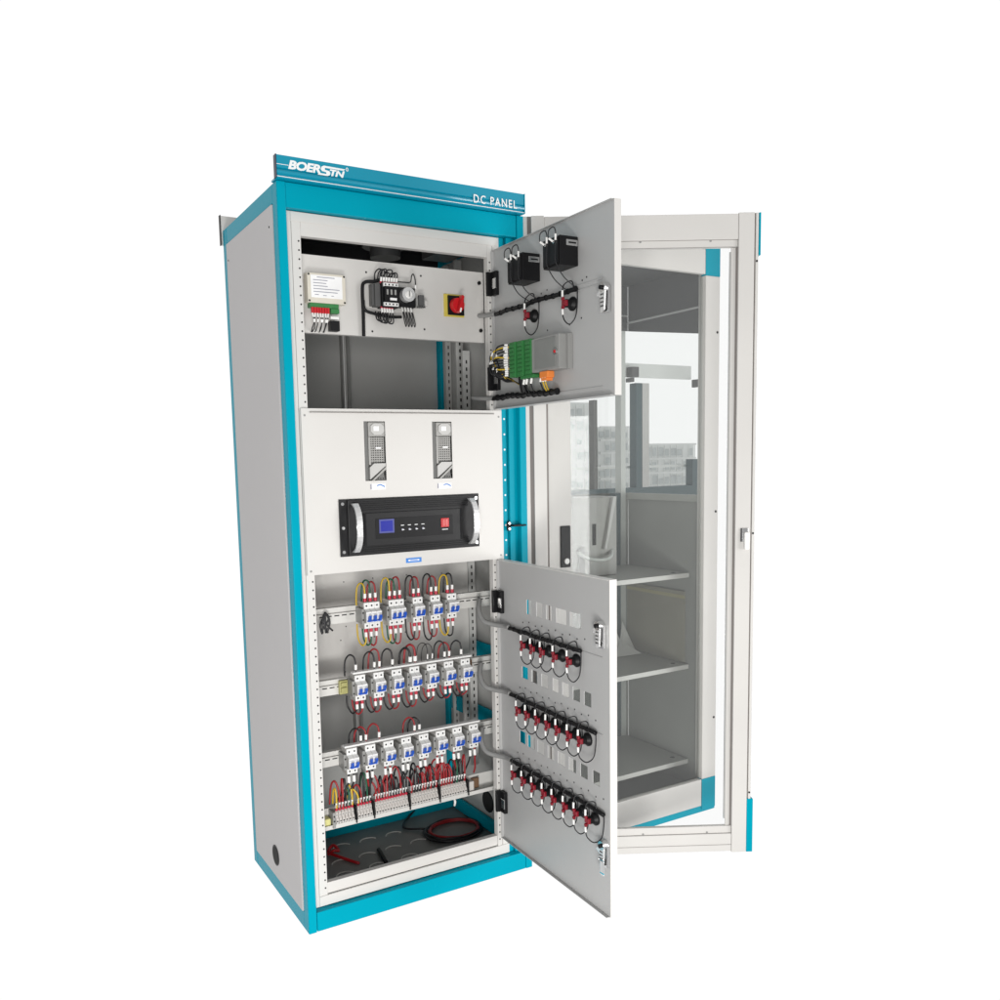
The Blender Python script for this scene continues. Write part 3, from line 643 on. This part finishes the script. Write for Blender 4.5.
# upper inner door
ud = MB(); dz0, dz1, dw = 1.580, 2.080, .608
grid_sheet(ud, 0, dw, dz0, dz1, [], 0, .0018, DOORG)
ud.box(dw - .0015, dw, .0019, .022, dz0, dz1, WHITE); ud.box(dw, dw + .0012, 0, .022, dz0, dz1, WHITE)
ud.box(0, dw, .0019, .022, dz1 - .0015, dz1, WHITE); ud.box(0, dw, .0019, .022, dz0, dz0 + .0015, DOORG)
ud.box(.002, dw - .003, -.008, -.0003, dz1 - .0016, dz1, DOORG); ud.box(.002, dw - .003, -.012, -.0003, dz0, dz0 + .0016, DOORG); ud.box(.002, .004, -.010, -.0004, dz0 + .002, dz1 - .002, DOORG)
for z_ in (1.887, 1.604): ud.box(.36, .560, -.0022, -.0003, z_, z_ + .003, DOORG); ud.box(.36, .560, -.0022, -.0003, z_ - .012, z_ - .010, DOORG)
ud.dots([(x_, 0, z_) for x_, z_ in ((.27, 1.90), (.30, 1.905), (.47, 1.90), (.49, 1.905), (.465, 1.80), (.30, 1.79), (.41, 1.79))], .0026, HOLE)
upper = ud.build('inner_door', cab, (.7117, .020, 0)); upper.rotation_euler = (0, 0, -R(91.0)); tag(upper, 'upper inner door carrying meters and green terminals')
for z_ in (1.975, 1.677): hinge(upper, z_ - .037, z_ + .037)
latch(upper, .562, 1.830)
for x1, zt, zb in ((.266, 2.014, 1.936), (.453, 2.019, 1.941)):
    x0 = x1 - .080
    b = MB(); b.box(x0, x1, -.062, -.0006, zb, zt, BLACK, .0015); b.box(x0 + .004, x1 - .004, -.066, -.062, zb + .004, zt - .004, BLACK, .001)
    b.box(x1, x1 + .003, -.042, -.004, zt - .026, zt - .010, CHROME, .0008); b.box(x1 + .003, x1 + .004, -.034, -.010, zt - .020, zt - .016, BLACK)
    b.dots([(x0 + .02, -.066, zt - .015), (x1 - .02, -.066, zt - .015)], .005, CHROME, d=.003)
    b.build('meter', upper)
    for dx, up in ((.018, 1), (.060, 1)):
        xx = x0 + dx
        wire([(xx, -.069, zt - .016), (xx - .006, -.080, zt - .006), (xx - .002, -.082, zt + .014), (xx + .012, -.076, zt + .020), (xx + .016, -.072, zt + .004), (xx + .012, -.070, zt - .030), (xx + .010, -.069, zb + .01), (xx + .018, -.05, zb - .030), (xx + .028, -.02, 1.884)], BLKW, .0017, par=upper,
             ferr=[((xx, -.070, zt - .015), (xx - .006, -.080, zt - .006)), ((xx + .016, -.073, zt + .002), (xx + .014, -.0715, zt - .014))])
for x_, z_, nx in ((.235, 1.841, .034), (.428, 1.844, .030)):
    clone(lampp[0], upper, (x_, 0, z_)); lamp_wires(upper, x_, z_, 1.879, nx)
b = MB(); pts = [(.020 + .036 * k, -.010, 1.880 + random.uniform(-.002, .002)) for k in range(13)]; b.tube(pts, .0065, BLACK, n=9, sub=3)
for k in range(1, 13): b.cyl((pts[k][0] - .002, pts[k][1], pts[k][2]), (pts[k][0] + .002, pts[k][1], pts[k][2]), .0082, BLACK, n=10)
b.build('cable_bundle', upper)
b = MB(); pts = [(.005 + .030 * k, -.014, 1.616 - .0006 * k + random.uniform(-.002, .002)) for k in range(13)]; b.tube(pts, .0080, BLACK, n=9, sub=3)
for k in range(1, 13, 1): b.cyl((pts[k][0] - .002, pts[k][1], pts[k][2]), (pts[k][0] + .002, pts[k][1], pts[k][2]), .0100, BLACK, n=10)
b.tube([(.205, -.030, 1.668), (.202, -.028, 1.650), (.198, -.018, 1.618)], .0105, BLACK, n=9); b.build('cable_bundle', upper)
for zb in (1.880, 1.616):
    b = MB(); b.tube([(.022, -.012, zb), (-.010, -.020, zb), (-.040, -.034, zb + .002), (-.075, -.046, zb + .006)], .0075, GREYW, n=10, sub=6); b.build('conduit', upper)
# controller module
b = MB(); b.box(.255, .414, -.040, -.0006, 1.668, 1.765, MGREY, .002); b.box(.414, .424, -.016, -.0006, 1.668, 1.765, MGREY, .001)
b.box(.292, .398, -.0425, -.0400, 1.676, 1.758, mat('module_lid_grey', (.23, .235, .225), .45), .001); b.cyl((.400, -.0400, 1.716), (.400, -.046, 1.716), .0085, CHROME, n=16); b.cyl((.400, -.046, 1.716), (.400, -.047, 1.716), .0045, RED, n=10)
cm = b.build('controller_module', upper)
for k, x0 in enumerate((.170, .206, .244)):
    b = MB(); b.box(x0, x0 + .032, -.052 + .004 * k, -.0006, 1.664, 1.768, GREEN, .001)
    for j in range(8): b.box(x0 + .004, x0 + .028, -.0545 + .004 * k, -.052 + .004 * k, 1.668 + j * .012, 1.677 + j * .012, GREEN, .0006)
    b.build('terminal_plug', cm)
b = MB(); b.box(.320, .362, -.044, -.020, 1.648, 1.667, ORANGE, .002); b.box(.328, .356, -.044, -.022, 1.640, 1.648, ORANGE, .001); b.build('terminal_plug', cm)
b = MB(); b.box(.220, .290, -.046, -.020, 1.655, 1.664, GREEN, .001); b.build('terminal_plug', cm)
for k in range(15):
    z_ = 1.672 + .0064 * k; c_ = (BLKW, BLKW, BLKW, YELW, BLKW)[k % 5]; e = random.uniform(-.014, .010); q = random.uniform(.6, 1.15)
    wire([(.172, -.055, z_), (.172 - .022 * q, -.064, z_ + e * .3), (.172 - .055 * q, -.074, z_ * .8 + 1.712 * .2 + e), (.172 - .085 * q, -.066, z_ * .5 + 1.700 * .5 + e), (.172 - .10 * q, -.045, 1.690 + e), (.110, -.028, 1.672 + e), (.150, -.020, 1.655), (.195, -.018, 1.635)], c_, .0024, par=upper, fk=1.35,
         ferr=[((.170, -.056, z_), (.172 - .016 * q, -.062, z_ + e * .2))] + ([((.172 - .060 * q, -.0745, z_ * .78 + 1.712 * .22 + e), (.172 - .074 * q, -.071, z_ * .62 + 1.706 * .38 + e))] if k % 2 else []))
for x_, c_ in ((.235, BLKW), (.250, BLKW), (.275, BLKW), (.325, BLKW), (.338, YELW), (.350, YELW)):
    wire([(x_, -.040, 1.655), (x_ - .006, -.040, 1.640), (x_ - .014, -.028, 1.622), (x_ - .020, -.016, 1.612)], c_, .0022, par=upper, ferr=[((x_ - .001, -.040, 1.654), (x_ - .006, -.040, 1.639))])

# ================================================================== FULL-HEIGHT GLAZED DOOR
gd = MB(); gw, gz0, gz1 = .722, .030, 2.196
T = .024
def gb(x0, x1, y0, y1, z0, z1, m=WHITE, bev=.0015): gd.box(x0, x1, y0, y1, z0, z1, m, bev)
gb(.0245, .0665, 0, T, gz0, gz1); gb(.7000, .7515, 0, T, gz0, gz1)
gb(.0670, .6995, .002, T, 2.113, gz1 - .003); gb(.0670, .6995, .002, T, gz0 + .004, .098)
gb(.0670, .6995, .008, T, 2.089, 2.1128, WHITE, .001); gb(.0670, .6995, .008, T, .0985, .124, WHITE, .001)
gb(-.006, .0120, .006, T + .006, gz0, gz1); gb(.0122, .0243, .009, T, gz0, gz1, GASK, 0)
gb(.7518, .7572, .010, T, gz0, gz1, GASK, 0); gb(.7574, .7660, .004, T + .006, gz0 + .004, gz1, WHITE, .001); gb(.7662, .7680, .010, T + .004, gz0, gz1, GASK, 0)
gb(.0670, .0735, .010, .016, .125, 2.088, GASK, 0)
gb(.6945, .6992, .010, .016, .125, 2.088, GASK, 0); gb(.6750, .6800, .012, .018, .150, 2.075, mat('seal_light', (.42, .42, .41), .5), 0); gb(.6801, .6944, .012, .018, .125, 2.088, WHITE, 0)
gb(.0670, .6990, .0065, .0075, 2.1120, 2.1135, GASK, 0); gb(.0670, .6990, .0005, .0016, .058, .0590, GASK, 0); gb(.0670, .6990, .0065, .0075, .0975, .0990, GASK, 0)
gb(.0670, .6990, .0065, .0075, 2.0885, 2.0895, GASK, 0)
gd.dots([(x_, .0075, z_) for x_ in (.38, .61) for z_ in (2.110,)], .004, MGREY); gd.dots([(x_, .0075, z_) for x_ in (.39, .615) for z_ in (.102,)], .004, MGREY)
gd.dots([(.7610, .0035, z_) for z_ in (2.043, 1.152, .245)], .0036, BLACK, d=.0008)
outer = gd.build('glazed_door', cab, (W, 0, 0)); outer.rotation_euler = (0, 0, -R(28.64))
b = MB(); b.box(.070, .6755, .0185, .0225, .125, 2.088, GLASS); b.build('glass_pane', outer)
b = MB(); b.box(.7684, .7745, .006, T + .010, 2.062, gz1 + .001, TEAL, .001); b.build('corner_cap', outer)
b = MB(); b.box(.7525, .7745, .0015, T + .010, gz0 - .001, .222, TEAL, .002); b.build('corner_cap', outer)
b = MB(); b.box(.722, .742, -.006, -.0005, 1.125, 1.170, CHROME, .001); b.box(.727, .744, -.016, -.006, 1.098, 1.158, FERR, .004); b.box(.717, .722, -.004, -.0005, 1.125, 1.170, DGREY); b.build('lock', outer)
b = MB(); b.box(.757, .790, -.006, .020, 1.196, 1.202, BLACK, .001); b.cyl((.752, .018, 1.206), (.752, .012, 1.206), .004, CHROME, n=10); b.cyl((.752, .018, 1.188), (.752, .012, 1.188), .004, CHROME, n=10); b.box(.746, .760, .016, .022, 1.182, 1.212, BLACK, .001); b.box(.790, .806, -.008, -.001, 1.196, 1.201, BLACK, .001); b.build('door_stay', cab)

# ================================================================== LOOSE THINGS ON THE CABINET FLOOR, KEYS
def coil(name, cx, cy, r, n, m, lab, cat, tail=None):
    b = MB()
    for k in range(n):
        ph = random.uniform(0, 6); rr = r * random.uniform(.93, 1.05)
        b.tube([(cx + rr * 1.25 * math.cos(a + ph) + random.uniform(-.004, .004), cy + rr * math.sin(a + ph), .056 + .006 * (k // 3) + random.uniform(0, .004)) for a in [2 * math.pi * i / 14 for i in range(14)]], .0042, m, n=7, sub=3, closed=True)
    if tail: b.tube(tail, .0042, m, n=7)
    return tag(b.build(name), lab, cat)
coil('cable_coil', .665, .300, .086, 4, BLKW, 'coiled thick black cable lying on the dark cabinet floor at right', 'cable', [(.58, .36, .06), (.52, .42, .058), (.60, .50, .07), (.70, .52, .12), (.72, .50, .2)])
coil('cable_coil', .672, .300, .074, 5, REDW, 'coiled dark red cable lying inside the black coil on the cabinet floor', 'cable')
b = MB(); b.tube([(.365, .30, .058), (.358, .26, .060), (.348, .20, .056)], .0075, BLACK, n=8, sub=6); tag(b.build('cable_offcut'), 'short straight black cable offcut on the cabinet floor, left of the coils', 'cable')
b = MB(); b.tube([(.20, .36, .058), (.215, .345, .075), (.235, .35, .068), (.225, .375, .080), (.205, .37, .062), (.22, .34, .058), (.27, .25, .053)], .0055, RED, n=7, sub=6); tag(b.build('wire_bundle'), 'small bright red wire bundle in the lower left corner of the cabinet', 'wire')
def key_set(x, y, z, lab):
    b = MB()
    for k, a in ((0, -.25), (1, .1), (2, .35)):
        dx = math.sin(a)
        b.add([], [], CHROME)
        b.box(x - .002 + .003 * k, x + .001 + .003 * k, y - .010 + .012 * dx, y + .006 + .012 * dx, z - .045 - .006 * k, z - .012, (CHROME, TEAL, ALU)[k], .0006)
    b.tube([(x, y + .010 * math.cos(t), z - .008 + .010 * math.sin(t)) for t in [6.283 * i / 10 for i in range(10)]], .0011, CHROME, n=5, sub=2, closed=True)
    return tag(b.build('key_ring'), lab, 'keys')
key_set(.654, -.580, .315, 'bunch of small keys with teal grip hanging from the lowest door latch')

# ================================================================== NEIGHBOURING CABINET behind the glazed door
nx, ny = .905, .020
nb = thing('control_cabinet', 'white framed glazed cabinet with shelves and teal corners, standing behind the open glass door', 'electrical cabinet', (nx, ny, 0))
NW = .815
b = MB()
b.box(.0, .040, .030, .07, 0, 2.19, WHITE); b.box(NW - .040, NW, .030, .07, 0, 2.19, WHITE); b.box(0, .040, .51, .55, 0, 2.19, FRAMEB)
b.box(NW - .052, NW - .026, .512, .549, .03, 2.14, mat('upright_pale', (.50, .52, .50), .4)); b.box(NW - .084, NW - .053, .515, .549, .03, 1.262, FRAMEB)
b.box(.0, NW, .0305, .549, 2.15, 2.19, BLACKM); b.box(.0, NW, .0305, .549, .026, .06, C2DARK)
b.box(0.0, NW, .003, .549, 0.0, .0255, TEAL)
b.build('frame', nb)
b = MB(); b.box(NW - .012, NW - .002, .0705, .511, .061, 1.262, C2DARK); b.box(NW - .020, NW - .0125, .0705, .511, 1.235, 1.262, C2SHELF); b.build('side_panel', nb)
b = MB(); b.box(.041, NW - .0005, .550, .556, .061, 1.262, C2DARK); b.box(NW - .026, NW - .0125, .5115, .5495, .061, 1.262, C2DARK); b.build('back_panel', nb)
CEIL_VIEW = mat('seen_ceiling_grey', (.085, .088, .09), .55, spec=.2)  # added dark panels standing in for the factory ceiling behind the glass
b = MB(); b.prism([(.0705, 1.885), (.511, 1.955), (.511, 2.149), (.0705, 2.149)], NW - .012, NW - .002, 'x', CEIL_VIEW); b.box(.041, NW - .013, .5115, .5118, 1.955, 2.149, CEIL_VIEW); b.box(.041, NW - .013, .071, .511, 2.140, 2.149, CEIL_VIEW)
b.box(NW - .018, NW - .0125, .0705, .51, 1.985, 1.992, mat('strip_pale', (.5, .5, .5), .4)); b.box(.041, NW - .020, .504, .511, 2.014, 2.020, mat('strip_pale', (.5, .5, .5), .4)); b.build('ceiling_stand_in', nb)
for z_ in (.946, .569, .170):
    b = MB(); b.box(.042, NW - .022, .132, .545, z_ - .016, z_, C2SHELF, .001); b.box(.042, NW - .022, .1300, .1318, z_ - .017, z_ + .001, WHITE)
    b.dots([(NW - .06, .18, z_ + .0002)], .010, HOLE, 'z'); b.build('shelf', nb)
b = MB()
b.box(0, .1085, 0, .024, .026, 2.18, WHITE, .0015); b.box(NW - .0735, NW, 0, .024, .136, 2.085, WHITE, .0015)
b.box(.109, NW - .0740, .0015, .024, .026, .1345, WHITE, .001); b.box(.109, NW - .0740, .0015, .024, 2.090, 2.18, WHITE, .001)
b.dots([(NW - .012, 0, z_) for z_ in (1.88, 1.20, .38)], .005, BLACK, d=.0012)
gl = b.build('glazed_door', nb)
MB().box(.110, NW - .0745, .014, .018, .135, 2.089, GLASS2).build('glass_pane', gl)
MB().box(NW - .0735, NW, -.0005, .024, .010, .1355, TEAL, .001).build('corner_cap', gl)
MB().box(NW - .0735, NW, -.0005, .024, 2.0855, 2.19, TEAL, .001).build('corner_cap', gl)
b = MB(); b.box(.058, .100, -.006, -.0005, 1.040, 1.185, BLACK, .003); b.cyl((.080, -.006, 1.062), (.080, -.012, 1.062), .010, FERR, n=16); b.build('lock', gl)
# added shapes on its shelves, standing in for reflections in the glass
b = MB(); b.box(1.215, 1.450, .300, .44, .9475, 1.262, MG2, .003); b.box(1.325, 1.343, .2985, .3000, 1.073, 1.157, HOLE); 
b.prism([(1.375, 1.055), (1.387, 1.055), (1.437, 1.262), (1.420, 1.262)], .285, .2975, 'y', MG4)
b.tube([(1.250, .296, 1.050), (1.285, .270, 1.026), (1.340, .255, 1.018), (1.395, .270, 1.026), (1.420, .296, 1.046)], .0065, mat('pale_handle', (.6, .62, .6), .4), n=8, sub=5)
b.prism([(1.252, .95), (1.282, .95), (1.282, 1.06), (1.274, 1.072), (1.260, 1.072), (1.252, 1.06)], .292, .2998, 'y', DGREY)
tag(b.build('reflected_trolley_box'), 'added grey box with dark slot and slanting strap, standing in for a reflected trolley, on the top shelf', 'box')
STRIPE_BOARD = mat('stripe_board', (.235, .225, .18), .7, noise=.12, scale=8)
b = MB(); b.box(1.695, 1.6985, .17, .525, .571, .868, STRIPE_BOARD, .001); b.box(1.6935, 1.6949, .17, .525, .838, .852, mat('reflected_stripe', (.33, .30, .17), .6)); tag(b.build('floor_stripe_reflection'), 'added brown sheet standing in for a reflected floor stripe, on the right side inside, on the middle shelf', 'cardboard')  # added sheet, its yellowish band drawn for a reflected floor stripe
b = MB(); b.add([(1.50, .46, .571), (1.56, .44, .571), (1.57, .47, .70), (1.52, .49, .68), (1.58, .42, .571), (1.68, .45, .571), (1.62, .47, .71), (1.53, .41, .572), (1.67, .40, .572), (1.60, .46, .63)],
                 [(0, 1, 2, 3), (4, 5, 6), (1, 4, 9, 2), (7, 8, 9), (5, 8, 9, 6)], PAPER); tag(b.build('reflection_paper'), 'crumpled white paper added in place of a pale reflection, lying on the middle shelf', 'paper')  # paper added where a pale reflection shows
# window beyond, seen only through the glazing
wn = thing('window', 'dark framed window with pale facade beyond, behind the glazed cabinet', 'window', (2.1, 1.0, 1.2))
def wb(mb, x0, x1, y0, y1, z0, z1, m, bev=0): mb.box(x0 - 2.1, x1 - 2.1, y0 - 1, y1 - 1, z0 - 1.2, z1 - 1.2, m, bev)
b = MB(); wb(b, 1.60, 2.60, 1.0, 1.05, 1.200, 1.262, FRAMEB); wb(b, 2.163, 2.204, 1.0, 1.05, 1.262, 1.79, FRAMEB, .002); wb(b, 2.556, 2.60, 1.0, 1.05, 1.262, 1.40, FRAMEB); b.build('frame', wn)
b = MB(); wb(b, 1.885, 1.905, .99, 1.03, 1.262, 1.70, MG3); b.build('mullion', wn)
b = MB(); wb(b, 2.205, 2.250, 1.0, 1.05, 1.262, 1.79, MG4); wb(b, 2.130, 2.150, .998, 1.04, 1.795, 1.815, DGREY); wb(b, 2.135, 2.18, .998, 1.04, 1.82, 1.87, DGREY); wb(b, 2.585, 2.605, .998, 1.04, 1.78, 1.82, DGREY); b.build('clamp', wn)
b = MB(); wb(b, 1.60, 2.60, 1.06, 1.08, 1.825, 1.895, BUILD); wb(b, 1.60, 2.60, 1.06, 1.08, 1.360, 1.372, BUILD); b.build('transom', wn)
FAC = mat('facade_pale', (.86, .88, .87), .7, noise=.04, scale=4); WIN = mat('facade_window_grey', (.60, .64, .64), .5, noise=.12, scale=9)
def building(x0, x1, y, z0, z1, nxw, nzw, lab, wm=WIN):
    bl = MB(); bl.box(x0, x1, y, y + .3, z0, z1, FAC); sx, sz = (x1 - x0) / nxw, (z1 - z0) / nzw
    for i in range(nxw):
        for j in range(nzw):
            if random.random() < .12: continue
            w1 = random.uniform(.55, .8)
            bl.box(x0 + sx * (i + .15), x0 + sx * (i + .15 + w1), y - .008, y - .004, z0 + sz * (j + .2), z0 + sz * (j + .2 + random.uniform(.35, .6)), wm)
        bl.box(x0 + sx * (i + .93), x0 + sx * (i + .99), y - .016, y - .009, z0, z1, FAC)
    for j in range(nzw + 1): bl.box(x0, x1, y - .030, y - .017, z0 + sz * j - .008, z0 + sz * j + .006, FAC)
    tag(bl.build('building'), lab, 'building', 'pale buildings seen through the glass')
building(3.06, 3.46, 3.0, 1.05, 1.84, 5, 7, 'pale building of many storeys, left of the dark window mullion')
building(3.52, 3.83, 3.0, 1.05, 1.66, 5, 6, 'middle pale building directly behind the wide dark post')
building(4.05, 4.60, 3.05, 1.05, 1.52, 8, 4, 'low pale building with small windows, right of the dark post')
